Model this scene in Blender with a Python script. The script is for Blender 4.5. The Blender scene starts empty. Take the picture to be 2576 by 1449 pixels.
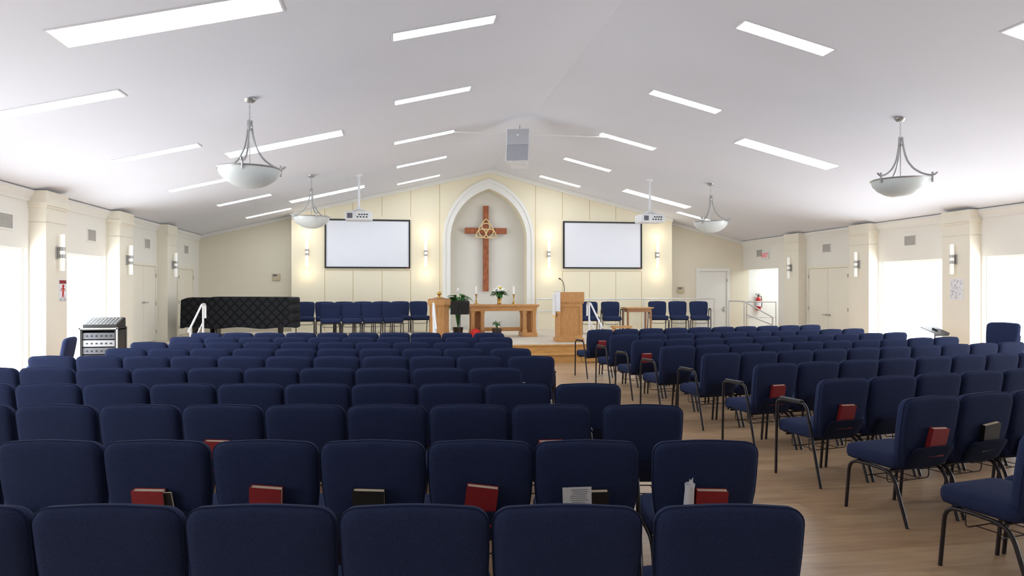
import bpy, bmesh, math, random
from mathutils import Vector, Matrix
random.seed(7)
S=bpy.context.scene; COL=S.collection
TH=math.radians(9.2); CT,ST=math.cos(TH),math.sin(TH); F=1780.0; HC=1.63
PI=math.pi
D=22.0; XL=-5.76; XR=11.35; XC=2.79; EH=3.19; SL=.24; AY=21.4; STG=.38
def ceil_z(x): return EH+SL*(x-XL) if x<XC else EH+SL*(XR-x)
# ---- photo pixel -> place in the room
def rdir(px,py):
    u=(px-1288)/F; v=(726-py)/F
    return Vector((ST+u*CT, CT-u*ST, v))
def at_d(px,py,d): r=rdir(px,py)*d; return Vector((r.x,r.y,r.z+HC))
def on_y(px,py,Y): r=rdir(px,py); return at_d(px,py,Y/r.y)
def on_x(px,py,X): r=rdir(px,py); return at_d(px,py,X/r.x)
def on_ceil(px,py):
    r=rdir(px,py)
    d=(EH-SL*XL-HC)/(r.z-SL*r.x); 
    if r.x*d>XC: d=(EH+SL*XR-HC)/(r.z+SL*r.x)
    return at_d(px,py,d)
def c2w(xc,d): return (xc*CT+d*ST, -xc*ST+d*CT)
# ---- materials
def lin(c): return tuple(((v/255)/12.92 if v/255<.04045 else ((v/255+.055)/1.055)**2.4) for v in c)+(1,)
def mat(name,rgb,rough=.6,metal=0,var=.06,vs=6,bump=0,bs=200,emit=0,ecol=None,spec=None):
    m=bpy.data.materials.new(name); m.use_nodes=True; nt=m.node_tree; N=nt.nodes; L=nt.links
    b=N['Principled BSDF']; c=lin(rgb)
    b.inputs['Roughness'].default_value=rough; b.inputs['Metallic'].default_value=metal
    if spec is not None: b.inputs['Specular IOR Level'].default_value=spec
    tc=N.new('ShaderNodeTexCoord')
    n=N.new('ShaderNodeTexNoise'); n.inputs['Scale'].default_value=vs; n.inputs['Detail'].default_value=3
    L.new(tc.outputs['Object'],n.inputs['Vector'])
    r=N.new('ShaderNodeValToRGB'); e=r.color_ramp.elements
    e[0].position=.3; e[1].position=.7
    e[0].color=tuple(x*(1-var) for x in c[:3])+(1,); e[1].color=tuple(min(1,x*(1+var)) for x in c[:3])+(1,)
    L.new(n.outputs['Fac'],r.inputs['Fac']); L.new(r.outputs['Color'],b.inputs['Base Color'])
    if bump:
        n2=N.new('ShaderNodeTexNoise'); n2.inputs['Scale'].default_value=bs; L.new(tc.outputs['Object'],n2.inputs['Vector'])
        bp=N.new('ShaderNodeBump'); bp.inputs['Strength'].default_value=bump; bp.inputs['Distance'].default_value=.003
        L.new(n2.outputs['Fac'],bp.inputs['Height']); L.new(bp.outputs['Normal'],b.inputs['Normal'])
    if emit:
        b.inputs['Emission Color'].default_value=lin(ecol or rgb); b.inputs['Emission Strength'].default_value=emit
    return m
def wood(name,c1,c2,rough=.4,scale=(2,14,14),ns=3):
    m=mat(name,c1,rough); nt=m.node_tree; N=nt.nodes; L=nt.links
    tc=N['Texture Coordinate']; mp=N.new('ShaderNodeMapping'); mp.inputs['Scale'].default_value=scale
    n=N['Noise Texture']; n.inputs['Scale'].default_value=ns; n.inputs['Detail'].default_value=6
    L.new(tc.outputs['Object'],mp.inputs['Vector']); L.new(mp.outputs['Vector'],n.inputs['Vector'])
    e=N['Color Ramp'].color_ramp.elements; e[0].color=lin(c1); e[1].color=lin(c2)
    return m
def floor_mat():
    m=mat('laminate_planks',(150,115,88),.33); nt=m.node_tree; N=nt.nodes; L=nt.links; b=N['Principled BSDF']
    tc=N['Texture Coordinate']; br=N.new('ShaderNodeTexBrick'); br.inputs['Scale'].default_value=1
    br.inputs['Brick Width'].default_value=1.2; br.inputs['Row Height'].default_value=.16; br.inputs['Mortar Size'].default_value=.001
    br.inputs['Color1'].default_value=lin((198,168,134)); br.inputs['Color2'].default_value=lin((182,150,118)); br.inputs['Mortar'].default_value=lin((152,124,96))
    L.new(tc.outputs['Object'],br.inputs['Vector'])
    mp=N.new('ShaderNodeMapping'); mp.inputs['Scale'].default_value=(1.2,9,1); L.new(tc.outputs['Object'],mp.inputs['Vector'])
    n=N['Noise Texture']; n.inputs['Scale'].default_value=2.2; n.inputs['Detail'].default_value=6; L.new(mp.outputs['Vector'],n.inputs['Vector'])
    e=N['Color Ramp'].color_ramp.elements; e[0].color=(.76,.73,.68,1); e[1].color=(1.06,1.04,1.0,1)
    mx=N.new('ShaderNodeMix'); mx.data_type='RGBA'; mx.blend_type='MULTIPLY'; mx.inputs[0].default_value=1
    L.new(br.outputs['Color'],mx.inputs[6]); L.new(N['Color Ramp'].outputs['Color'],mx.inputs[7]); L.new(mx.outputs[2],b.inputs['Base Color'])
    return m
def quilt_mat():
    m=mat('quilted_black',(17,17,20),.85,spec=.2); nt=m.node_tree; N=nt.nodes; L=nt.links; b=N['Principled BSDF']; tc=N['Texture Coordinate']
    hs=[]
    for a in (45,-45):
        mp=N.new('ShaderNodeMapping'); mp.inputs['Rotation'].default_value=(0,math.radians(a),0); L.new(tc.outputs['Object'],mp.inputs['Vector'])
        w=N.new('ShaderNodeTexWave'); w.inputs['Scale'].default_value=2.0; w.bands_direction='X'; L.new(mp.outputs['Vector'],w.inputs['Vector']); hs.append(w)
    mi=N.new('ShaderNodeMath'); mi.operation='MINIMUM'; L.new(hs[0].outputs['Fac'],mi.inputs[0]); L.new(hs[1].outputs['Fac'],mi.inputs[1])
    r=N['Color Ramp']; e=r.color_ramp.elements; e[0].position=.0; e[1].position=.25; e[0].color=lin((8,8,9)); e[1].color=lin((34,35,40)); L.new(mi.outputs[0],r.inputs['Fac'])
    bp=N.new('ShaderNodeBump'); bp.inputs['Strength'].default_value=.9; bp.inputs['Distance'].default_value=.03
    L.new(mi.outputs[0],bp.inputs['Height']); L.new(bp.outputs['Normal'],b.inputs['Normal'])
    return m
M=dict(
 wall=mat('cream_wall',(240,237,228),.8,var=.012,vs=2), back=mat('pale_yellow_wall',(237,229,209),.8,var=.015,vs=2),
 accent=mat('buttercream_panel',(243,234,208),.7,var=.012,vs=2), niche=mat('niche_plaster',(226,223,214),.8,var=.02,vs=2),
 ceil=mat('ceiling_paint',(230,232,242),.8,var=.008,vs=1), white=mat('white_trim',(240,239,234),.5,var=.01),
 groove=mat('groove_shadow',(206,186,142),.9,var=.02), fl=floor_mat(), carpet=mat('pale_carpet',(214,203,186),.95,var=.05,vs=40,bump=.3,bs=300),
 step=wood('honey_oak_step',(214,168,104),(194,144,82),.35), oak=wood('oak',(204,152,98),(182,130,76),.4,(14,14,2)), oakt=wood('oak_top',(208,156,100),(184,132,78),.4),
 oakd=wood('dark_oak',(166,114,66),(138,92,52),.45,(14,14,2)), cedar=wood('cedar',(186,108,66),(112,58,34),.5,(7,7,1.5),5), knot=wood('pale_knot_wood',(238,212,164),(216,186,130),.5),
 navy=mat('navy_fabric',(40,49,80),.92,var=.16,vs=140,bump=.4,bs=500,spec=.15), navyd=mat('navy_pouch',(28,35,58),.9,var=.1,vs=120,spec=.15),
 pipe=mat('navy_piping',(35,43,72),.9,spec=.15), leg=mat('bronze_black_steel',(50,45,48),.35,.6), pad=mat('black_plastic',(24,24,27),.5),
 steel=mat('brushed_nickel',(178,178,178),.35,.75), rail=mat('satin_rail',(225,225,225),.35,.3), glass=mat('frosted_glass',(210,215,214),.35,var=.02,emit=.04),  # pendant bowls are unlit; a faint glow is put into their glass
 tube=mat('lit_glass_tube',(255,250,240),.4,emit=.8), tubeoff=mat('white_glass_tube',(250,250,246),.4,emit=.2),  # pilaster tubes are unlit but given a weak glow in the material
 diff=mat('light_diffuser',(238,246,255),.5,emit=12), frame=mat('fixture_frame',(234,234,238),.5,.0),
 screen=mat('projection_screen',(234,236,244),.7,var=.005), black=mat('black_frame',(20,20,22),.5), quilt=quilt_mat(), pboard=mat('piano_lacquer',(12,12,13),.15),
 red=mat('burgundy_cover',(142,28,36),.55,var=.1,vs=30), page=mat('book_pages',(238,222,200),.9,var=.08,vs=90), blk=mat('black_cover',(26,24,26),.5), paper=mat('paper',(234,234,238),.8,var=.02),
 ink=mat('grey_ink',(120,120,128),.8), plast=mat('white_plastic',(232,234,238),.45), grey=mat('grey_grille',(188,189,194),.7,var=.08,vs=60), greyd=mat('dark_grey_grille',(166,168,174),.7,var=.08,vs=60),
 unit=mat('equipment_grey',(96,98,106),.5,var=.1,vs=20),
 brass=mat('brass',(200,160,84),.3,.8), wax=mat('candle_wax',(246,244,236),.5), leaf=mat('leaf_green',(56,112,50),.5,var=.3,vs=8), pot=mat('dark_pot',(50,34,32),.4),
 petal=mat('white_petals',(250,249,244),.7), yellow=mat('yellow_petals',(240,206,50),.7), redf=mat('red_cloth',(204,44,36),.8,var=.2,vs=12), extr=mat('red_enamel',(190,24,24),.3),
 exitr=mat('exit_red',(224,40,32),.5,emit=.3), beige=mat('thermostat_beige',(206,192,160),.5), door=mat('door_paint',(240,234,218),.55,var=.01), slat=mat('vent_grey',(186,183,176),.6,var=.05), outside=mat('outside_paving',(220,220,216),.9))
# ---- mesh tools
def obj(name,bm,m,parent=None,smooth=False,loc=None,rot=None):
    me=bpy.data.meshes.new(name); bmesh.ops.recalc_face_normals(bm,faces=bm.faces[:]); bm.to_mesh(me); bm.free(); me.materials.append(m)
    if smooth:
        for p in me.polygons: p.use_smooth=True
        try: me.set_sharp_from_angle(angle=math.radians(50))
        except Exception: pass
    o=bpy.data.objects.new(name,me); COL.objects.link(o)
    if parent: o.parent=parent
    if loc is not None: o.location=loc
    if rot is not None: o.rotation_euler=rot
    return o
def NB(): return bmesh.new()
def bx(bm,x0,x1,y0,y1,z0,z1,bev=0):
    vs=[bm.verts.new((x,y,z)) for x in (x0,x1) for y in (y0,y1) for z in (z0,z1)]
    fs=[bm.faces.new([vs[i] for i in q]) for q in ((0,1,3,2),(4,6,7,5),(0,4,5,1),(2,3,7,6),(0,2,6,4),(1,5,7,3))]
    if bev:
        es=list({e for f in fs for e in f.edges}); bmesh.ops.bevel(bm,geom=es,offset=bev,segments=2,affect='EDGES',profile=.5)
    return bm
def cb(bm,cx,cy,cz,sx,sy,sz,bev=0): return bx(bm,cx-sx/2,cx+sx/2,cy-sy/2,cy+sy/2,cz-sz/2,cz+sz/2,bev)
def tube(bm,pts,r,n=8,closed=False):
    P=[Vector(p) for p in pts]; rings=[]; k=len(P); up=None
    for i,p in enumerate(P):
        if closed: t=P[(i+1)%k]-P[i-1]
        else: t=P[min(i+1,k-1)]-P[max(i-1,0)]
        t.normalize()
        if up is None:
            up=Vector((0,0,1)) if abs(t.z)<.9 else Vector((1,0,0))
        s=t.cross(up).normalized(); up=s.cross(t).normalized()
        rr=r[i] if isinstance(r,(list,tuple)) else r
        rings.append([bm.verts.new(p+s*math.cos(2*PI*j/n)*rr+up*math.sin(2*PI*j/n)*rr) for j in range(n)])
    for i in range(k if closed else k-1):
        a,b=rings[i],rings[(i+1)%k]
        for j in range(n): bm.faces.new((a[j],a[(j+1)%n],b[(j+1)%n],b[j]))
    if not closed: bm.faces.new(rings[0][::-1]); bm.faces.new(rings[-1])
    return bm
def lathe(bm,prof,n=24,c=(0,0,0)):
    rings=[]
    for r,z in prof:
        if r<1e-5: rings.append([bm.verts.new((c[0],c[1],c[2]+z))])
        else: rings.append([bm.verts.new((c[0]+r*math.cos(2*PI*j/n),c[1]+r*math.sin(2*PI*j/n),c[2]+z)) for j in range(n)])
    for a,b in zip(rings,rings[1:]):
        for j in range(n):
            k=(j+1)%n
            if len(a)==1 and len(b)==1: continue
            if len(a)==1: bm.faces.new((a[0],b[j],b[k]))
            elif len(b)==1: bm.faces.new((a[j],a[k],b[0]))
            else: bm.faces.new((a[j],a[k],b[k],b[j]))
    return bm
def prism(bm,pts,f0,f1):
    a=[bm.verts.new(f0(*p)) for p in pts]; b=[bm.verts.new(f1(*p)) for p in pts]; n=len(pts)
    bm.faces.new(a); bm.faces.new(b[::-1])
    for i in range(n): bm.faces.new((a[i],a[(i+1)%n],b[(i+1)%n],b[i]))
    return bm
def prism_y(bm,pts,y0,y1): return prism(bm,pts,lambda x,z:(x,y0,z),lambda x,z:(x,y1,z))
def prism_x(bm,pts,x0,x1): return prism(bm,pts,lambda y,z:(x0,y,z),lambda y,z:(x1,y,z))
def prism_z(bm,pts,z0,z1): return prism(bm,pts,lambda x,y:(x,y,z0),lambda x,y:(x,y,z1))
def arc(pts,k=4,r=.04):
    P=[Vector(p) for p in pts]; out=[P[0]]
    for i in range(1,len(P)-1):
        a=(P[i-1]-P[i]); b=(P[i+1]-P[i]); q=min(r,a.length*.45,b.length*.45); A=P[i]+a.normalized()*q; B=P[i]+b.normalized()*q
        for j in range(k+1):
            t=j/k; out.append(A*(1-t)**2+P[i]*2*t*(1-t)+B*t*t)
    out.append(P[-1]); return out
def E(name,label,cat,loc=(0,0,0),rz=0,group=None,rot=None):
    o=bpy.data.objects.new(name,None); o.empty_display_size=.1; COL.objects.link(o); o.location=loc
    o.rotation_euler=rot if rot else (0,0,rz); o['label']=label; o['category']=cat
    if group: o['group']=group
    return o
def tag(o,label,cat,group=None):
    o['label']=label; o['category']=cat
    if group: o['group']=group
    return o
def struct(name,bm,m,parent=None):
    o=obj(name,bm,m,parent)
    if not parent: o['kind']='structure'
    return o
def dup(root,loc,rz,label,group=None,rot=None):
    r=root.copy(); COL.objects.link(r); r.location=loc; r.rotation_euler=rot if rot else (0,0,rz); r['label']=label
    if group: r['group']=group
    for ch in list(root.children):
        c=ch.copy(); COL.objects.link(c); c.parent=r
        for g in ch.children:
            d=g.copy(); COL.objects.link(d); d.parent=c
    return r
ORD=['nearest','second nearest','third nearest','fourth nearest','fifth nearest','sixth nearest','seventh nearest','eighth nearest','ninth nearest','tenth nearest']
NTH=['first','second','third','fourth','fifth','sixth','seventh','eighth','ninth','tenth','eleventh','twelfth']
# ================= SETTING
struct('floor',bx(NB(),XL-.2,XR+.2,-3.2,D+.2,-.1,0),M['fl'])
bm=NB(); prism_y(bm,[(XL-.2,EH-.048),(XC,ceil_z(XC)),(XR+.2,EH-.048),(XR+.2,EH+.1),(XC,ceil_z(XC)+.15),(XL-.2,EH+.1)],-3.2,D+.2); struct('ceiling',bm,M['ceil'])
WT=2.26; WS=.12
def side_wall(name,x0,x1,ops):
    bm=NB(); y=-3.0
    for a,b,z0,z1 in ops:
        bx(bm,x0,x1,y,a,0,EH)
        if z0>0: bx(bm,x0,x1,a,b,0,z0)
        bx(bm,x0,x1,a,b,z1,EH); y=b
    if y<D: bx(bm,x0,x1,y,D,0,EH)
    return struct(name,bm,M['wall'])
WB=[(.9,3.1),(4.0,6.2),(7.1,9.2),(10.12,12.22),(13.08,15.25)]  # bays nearest the camera are unseen windows, added to light ceiling and chairs
side_wall('wall_left',XL-.2,XL,[(a,b,WS,WT) for a,b in WB])
side_wall('wall_right',XR,XR+.2,[(a,b,WS,WT) for a,b in WB]+[(19.8,D,0,WT)])
bm=NB(); prism_y(bm,[(XL-.2,0),(XR+.2,0),(XR+.2,EH-.05),(XC,ceil_z(XC)),(XL-.2,EH-.05)],-3.2,-3.0); struct('wall_rear',bm,M['wall'])
bm=NB(); prism_y(bm,[(XL-.2,0),(XR+.2,0),(XR+.2,EH-.05),(XC,ceil_z(XC)),(XL-.2,EH-.05)],D,D+.2); struct('wall_back',bm,M['back'])
struct('wall_hall_back',bx(NB(),XR+.2,13.6,D,D+.2,0,2.6),M['white']); struct('wall_hall_side',bx(NB(),13.6,13.8,19.3,D+.2,0,2.6),M['white']); struct('wall_hall_front',bx(NB(),XR+.2,13.6,19.1,19.3,0,2.6),M['white']); struct('ceiling_hall',bx(NB(),XR+.2,13.8,19.1,D+.2,2.6,2.7),M['white'])
struct('floor_hall',bx(NB(),XR+.2,13.6,19.3,D,-.1,0),M['fl'])
struct('ground_outside',bx(NB(),-30,30,-10,32,-.4,-.15),M['outside'])
n=0
for sx,X in ((-1,XL),(1,XR)):
    for a,b in WB:
        n+=1; bm=NB(); x0,x1=(X-.14,X-.06) if sx<0 else (X+.06,X+.14)
        bx(bm,x0,x1,a,b,WS,WS+.04); bx(bm,x0,x1,a,b,WT-.04,WT); bx(bm,x0,x1,a,a+.04,WS+.04,WT-.04); bx(bm,x0,x1,b-.04,b,WS+.04,WT-.04)
        struct('window_%d'%n,bm,M['white'])
        l=bpy.data.lights.new('daylight','AREA'); l.shape='RECTANGLE'; l.size=b-a; l.size_y=WT-WS; l.energy=88 if a>7 else 48; l.color=(.86,.93,1)  # weaker lamps belong to the added, unseen windows near the camera
        lo=bpy.data.objects.new('daylight',l); COL.objects.link(lo); lo.location=(X+sx*.22,(a+b)/2,(WS+WT)/2)
        lo.rotation_euler=(PI/2,0,PI/2 if sx>0 else -PI/2)
AXL,AXR=-3.05,8.62; NCX=2.75
def arch(hw,spring,rise,n=14):
    R=(hw*hw+rise*rise)/(2*hw); cx=hw-R; a1=math.atan2(rise,-cx); pts=[]
    for i in range(n+1):
        a=a1*i/n; pts.append((cx+R*math.cos(a),spring+R*math.sin(a)))
    return pts
ir=arch(1.17,3.12,1.55); orr=arch(1.40,3.12,1.86)
bm=NB()
prism_y(bm,[(AXL,0),(NCX-1.17,0)]+[(NCX-x,z) for x,z in ir]+[(NCX,ceil_z(NCX)),(AXL,ceil_z(AXL))],AY,AY+.4)
prism_y(bm,[(AXR,0),(NCX+1.17,0)]+[(NCX+x,z) for x,z in ir]+[(NCX,ceil_z(NCX)),(XC,ceil_z(XC)),(AXR,ceil_z(AXR))],AY,AY+.4)
struct('wall_accent',bm,M['accent'])
struct('wall_niche',bx(NB(),NCX-1.3,NCX+1.3,AY+.4,AY+.5,0,4.85),M['niche'])
tn=0
def trim(bm,m=None):
    global tn; tn+=1; return struct('trim_%d'%tn,bm,m or M['white'])
bm=NB()
for s in (1,-1):
    P=[(NCX+s*1.17,0)]+[(NCX+s*x,z) for x,z in ir]; Q=[(NCX+s*1.40,0)]+[(NCX+s*x,z) for x,z in orr]
    for i in range(len(P)-1): prism_y(bm,[P[i],P[i+1],Q[i+1],Q[i]],AY-.04,AY)
    P2=[(p[0]*.35+q[0]*.65,p[1]*.35+q[1]*.65) for p,q in zip(P,Q)]
    for i in range(len(P)-1): prism_y(bm,[P2[i],P2[i+1],Q[i+1],Q[i]],AY-.065,AY-.04)
trim(bm)
bm=NB()
XG=[on_y(p,700,AY).x for p in (817,888,961,1033,1106)]; XG2=[on_y(p,700,AY).x for p in (1343,1415,1483,1549,1614)]
XG2[0]=4.2
zs_hi=3.78
def vg(x,z0,z1): bx(bm,x-.008,x+.008,AY-.004,AY,z0,z1)
for xs in (XG,XG2):
    for i,x in enumerate(xs):
        if .7<x<4.9: vg(x,STG,ceil_z(x)-.1)
        else: vg(x,STG,2.17); vg(x,zs_hi,ceil_z(x)-.1)
bx(bm,XG[0],XG[3],AY-.004,AY,2.165,2.18); bx(bm,XG2[1],XG2[4],AY-.004,AY,2.165,2.18)
trim(bm,M['groove'])
def gable(bm,xa,xb,y0,y1,h):
    seg=[(xa,XC),(XC,xb)] if xa<XC<xb else [(xa,xb)]
    for a,b in seg: prism_y(bm,[(a,ceil_z(a)-h),(b,ceil_z(b)-h),(b,ceil_z(b)-.002),(a,ceil_z(a)-.002)],y0,y1)
bm=NB(); gable(bm,AXL,AXR,AY-.07,AY,.10); gable(bm,AXL,AXR,AY-.12,AY-.07,.05); trim(bm)
bm=NB(); gable(bm,XL,AXL,D-.08,D,.10); gable(bm,AXR,XR,D-.08,D,.10); trim(bm)
for s,X in ((1,XL),(-1,XR)):
    bm=NB(); prism(bm,[(0,EH-.02),(0,EH-.18),(.015,EH-.18),(.03,EH-.13),(.07,EH-.07),(.085,EH-.05),(.085,EH)],lambda a,z:(X+s*a,-3,z),lambda a,z:(X+s*a,D,z)); trim(bm)
struct('baseboard_right',bx(NB(),XR-.02,XR,16.05,16.4,0,.12),M['white'])
struct('floor_platform',bx(NB(),XL,9.7,15.45,AY-.001,0,STG),M['carpet'])
bm=NB(); bx(bm,-4.2,4.5,15.08,15.45,0,.19); bx(bm,-4.2,4.5,15.44,15.449,.19,STG-.03); bx(bm,-4.25,4.55,15.05,15.45,.175,.195); bx(bm,XL,9.7,15.42,15.46,STG-.03,STG+.003); trim(bm,M['step'])
PY=[(12.28,13.0),(15.3,16.03),(18.3,19.03)]
for s,X in ((1,XL),(-1,XR)):
    for a,b in PY:
        bm=NB(); f=.25
        def pb(d0,ya,yb,z0,z1):
            x0,x1=sorted((X,X+s*d0)); bx(bm,x0,x1,ya,yb,z0,z1)
        pb(f,a,b,0,2.68); pb(f-.01,a+.01,b-.01,2.68,2.70); pb(f,a,b,2.70,2.92); pb(f+.015,a-.015,b+.015,2.92,2.96); pb(f+.035,a-.035,b+.035,2.96,3.01); pb(f+.015,a-.015,b+.015,3.01,EH)
        pb(f+.02,a-.02,b+.02,0,.14); trim(bm,M['door'])
def door(n,X,s,a,b,z0,z1):
    bm=NB(); q=lambda d0,d1:sorted((X+s*d0,X+s*d1))
    x0,x1=q(0,.035)
    bx(bm,x0,x1,a-.07,a,z0,z1+.07); bx(bm,x0,x1,b,b+.07,z0,z1+.07); bx(bm,x0,x1,a,b,z1,z1+.07)
    o=struct('door_%d'%n,bm,M['door']); m=(a+b)/2; x0,x1=q(0,.02)
    for ya,yb in ((a+.006,m-.005),(m+.005,b-.006)): obj('door_leaf',bx(NB(),x0,x1,ya,yb,z0+.01,z1-.008),M['door'],o)
    x0,x1=q(0,.006); obj('door_gap',bx(NB(),x0,x1,a,b,z0,z1),M['groove'],o)
    for dy in (-.06,.06):
        bm=NB(); hx=X+s*.02; k=1 if dy>0 else -1
        x0,x1=sorted((hx,hx+s*.012)); cb(bm,(x0+x1)/2,m+dy,z0+.93,.012,.05,.05)
        tube(bm,arc([(hx,m+dy,z0+.93),(hx+s*.055,m+dy,z0+.93),(hx+s*.055,m+dy+k*.12,z0+.93)]),.011); obj('door_handle',bm,M['steel'],o,True)
    for y in (a,b):
        for z in (z0+.22,(z0+z1)/2,z1-.22):
            x0,x1=q(.035,.045); obj('hinge',cb(NB(),(x0+x1)/2,y,z,.012,.03,.09),M['steel'],o)
door(1,XL,1,16.55,18.15,STG,2.16); door(2,XL,1,19.95,21.3,STG,2.16); door(3,XR,-1,16.4,18.15,0,2.18)
a=9.78; b=10.76; bm=NB(); bx(bm,a-.1,a,D-.05,D,0,2.3); bx(bm,b,b+.1,D-.05,D,0,2.3); bx(bm,a,b,D-.05,D,2.2,2.3); dr=struct('door_4',bm,M['white'])
obj('door_leaf',bx(NB(),a+.005,b-.005,D-.015,D,.01,2.19),M['white'],dr)
bm=NB(); cb(bm,b-.1,D-.022,.95,.05,.014,.16); tube(bm,arc([(b-.1,D-.02,.95),(b-.1,D-.07,.95),(b-.22,D-.07,.95)]),.012); obj('door_handle',bm,M['steel'],dr,True)
for z in (.3,1.9): obj('hinge',cb(NB(),b,D-.055,z,.03,.012,.1),M['steel'],dr)
# ================= CEILING LIGHTS
A=math.atan(SL)
def make_light(L,W):
    t=E('ceiling_light','x','ceiling light')
    bm=NB(); w=.02
    bx(bm,-L/2-w,L/2+w,-W/2-w,-W/2,-.006,.03); bx(bm,-L/2-w,L/2+w,W/2,W/2+w,-.006,.03); bx(bm,-L/2-w,-L/2,-W/2,W/2,-.006,.03); bx(bm,L/2,L/2+w,-W/2,W/2,-.006,.03); obj('frame',bm,M['frame'],t)
    obj('diffuser',bx(NB(),-L/2,L/2,-W/2,W/2,-.004,.03),M['diff'],t); return t
small=None; big=None
rows=[('left ceiling slope, row beside the ridge',[(1118,70),(1089,240),(1067,345),(1061,407),(1053,452)],0),
('left ceiling slope, outermost row near the side wall',[(160,260),(396,385),(508,464),(615,503),(676,536)],0),
('left ceiling slope, middle row',[(430,50),(718,362),(824,488)],1),
('right ceiling slope, row beside the ridge',[(1975,97),(1724,256),(1579,356),(1478,414),(1409,456)],0),
('right ceiling slope, outermost row near the side wall',[(2309,424),(2052,480),(1877,520),(1752,546)],0),
('right ceiling slope, middle row',[(2760,130),(1979,388),(1652,500)],1)]
for lab,ps,bg in rows:
    for i,(px,py) in enumerate(ps):
        p=on_ceil(px,py); 
        label='%s bright %s ceiling light, %s'%(ORD[i],'wide' if bg else 'narrow',lab)
        rot=(0,-A if p.x<XC else A,0); grp='wide ceiling light panels' if bg else 'narrow ceiling lights'
        if bg:
            if big is None: big=make_light(1.95,.42); t=big
            else: t=dup(big,p,0,label)
        else:
            if small is None: small=make_light(1.22,.24); t=small
            else: t=dup(small,p,0,label)
        t['label']=label; t['group']=grp; t.location=(p.x,p.y,ceil_z(p.x)-.001); t.rotation_euler=rot
# ================= CHAIRS
def ring_solid(bm,outline,prof,fn,cen):
    rings=[]
    for s,h in prof:
        if s==0: rings.append([bm.verts.new(fn(cen[0],cen[1],h))])
        else: rings.append([bm.verts.new(fn(cen[0]+(x-cen[0])*s,cen[1]+(y-cen[1])*s,h)) for x,y in outline])
    n=len(outline)
    for a,b in zip(rings,rings[1:]):
        for j in range(n):
            k=(j+1)%n
            if len(a)==1: bm.faces.new((a[0],b[j],b[k]))
            elif len(b)==1: bm.faces.new((a[j],a[k],b[0]))
            else: bm.faces.new((a[j],a[k],b[k],b[j]))
    return bm
def rec(z): return .17*(.88-z)+.06*max(0,.6-z)
half=[(.10,.368),(.155,.371),(.195,.386),(.216,.425),(.230,.49),(.244,.56),(.252,.62),(.256,.70),(.257,.80)]
for i in range(7):
    a=i*PI/12; half.append((.193+.064*math.cos(a),.818+.060*math.sin(a)))
half+=[(.12,.882),(.06,.885)]
OUT=half+[(0,.886)]+[(-x,z) for x,z in half[::-1]]+[(0,.368)]
bprof=[(0,-.050),(.55,-.049),(.84,-.046),(.93,-.040),(.975,-.029),(1,-.010),(1,.014),(.975,.032),(.93,.042),(.84,.048),(.5,.052),(0,.053)]
bfn=lambda x,z,h:(x,rec(z)+h,z)
def rr(w,d,r,y0,n=5):
    o=[]
    for cx,cy,a0 in ((w/2-r,y0+d-r,0),(-w/2+r,y0+d-r,90),(-w/2+r,y0+r,180),(w/2-r,y0+r,270)):
        for i in range(n+1):
            a=math.radians(a0+90*i/n); o.append((cx+r*math.cos(a),cy+r*math.sin(a)))
    return o
MESH={}
def part(key,name,build,m,parent,smooth=True):
    if key in MESH:
        o=bpy.data.objects.new(name,MESH[key]); COL.objects.link(o); o.parent=parent; return o
    o=obj(name,build(),m,parent,smooth); MESH[key]=o.data; return o
def make_chair(arms='',pouch=True):
    t=E('church_chair','x','chair')
    b=part('back','backrest',lambda:ring_solid(NB(),OUT,bprof,bfn,(0,.65)),M['navy'],t)
    part('pip','piping',lambda:tube(NB(),[bfn(x*1.0,.65+(z-.65)*1.0,-.014) for x,z in OUT],.0035,5,True),M['pipe'],b)
    part('seat','seat',lambda:ring_solid(NB(),rr(.50,.47,.06,.06),[(0,.375),(.9,.375),(.97,.384),(1,.41),(1,.445),(.97,.468),(.88,.480),(.5,.488),(0,.490)],lambda x,y,h:(x,y,h),(0,.3)),M['navy'],t)
    if pouch:
        po=[(x*.93,z) for x,z in rr(.40,.16,.03,.385)]
        part('pouch','book_pouch',lambda:ring_solid(NB(),po,[(0,-.062),(.7,-.060),(.95,-.054),(1,-.047),(.97,-.038),(.5,-.036),(0,-.036)],lambda x,z,h:(x,rec(z)+h-.05*(z-.385)/.16,z),(0,.465)),M['navyd'],t)
    for s,c in ((-1,'l'),(1,'r')):
        x=s*.238; xa=s*.272
        if c in arms:
            part('fa'+c,'leg',lambda:tube(NB(),arc([(xa,.50,0),(xa,.485,.645),(xa,.42,.665),(xa,.27,.665)],4,.07),.0125),M['leg'],t)
            part('ra'+c,'leg',lambda:tube(NB(),arc([(xa,-.03,0),(xa,.13,.63),(xa,.16,.665),(xa,.27,.665)],4,.07),.0125),M['leg'],t)
            part('ap'+c,'armrest',lambda:cb(NB(),xa,.31,.680,.04,.26,.02,.008),M['pad'],t)
            part('br'+c,'arm_bracket',lambda:tube(NB(),[(s*.22,.40,.39),(xa,.40,.39)],.008,6),M['leg'],t)
        else:
            part('f'+c,'leg',lambda:tube(NB(),arc([(x,.51,0),(x,.475,.36),(x,.30,.365)],5,.09),.0125),M['leg'],t)
            part('r'+c,'leg',lambda:tube(NB(),arc([(x,-.02,0),(x,.10,.355),(x,.30,.365)],5,.09),.0125),M['leg'],t)
    def sf():
        bm=NB()
        for y in (.13,.42): tube(bm,[(-.23,y,.362),(.23,y,.362)],.010,6)
        for y in (.18,.38): tube(bm,arc([(-.20,y,.36),(-.20,y,.26),(.20,y,.26),(.20,y,.36)],3,.03),.004,5)
        for xx in (-.12,0,.12): tube(bm,[(xx,.18,.26),(xx,.38,.26)],.003,4)
        return bm
    part('sf','seat_frame',sf,M['leg'],t)
    return t
PROTO={}
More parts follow.
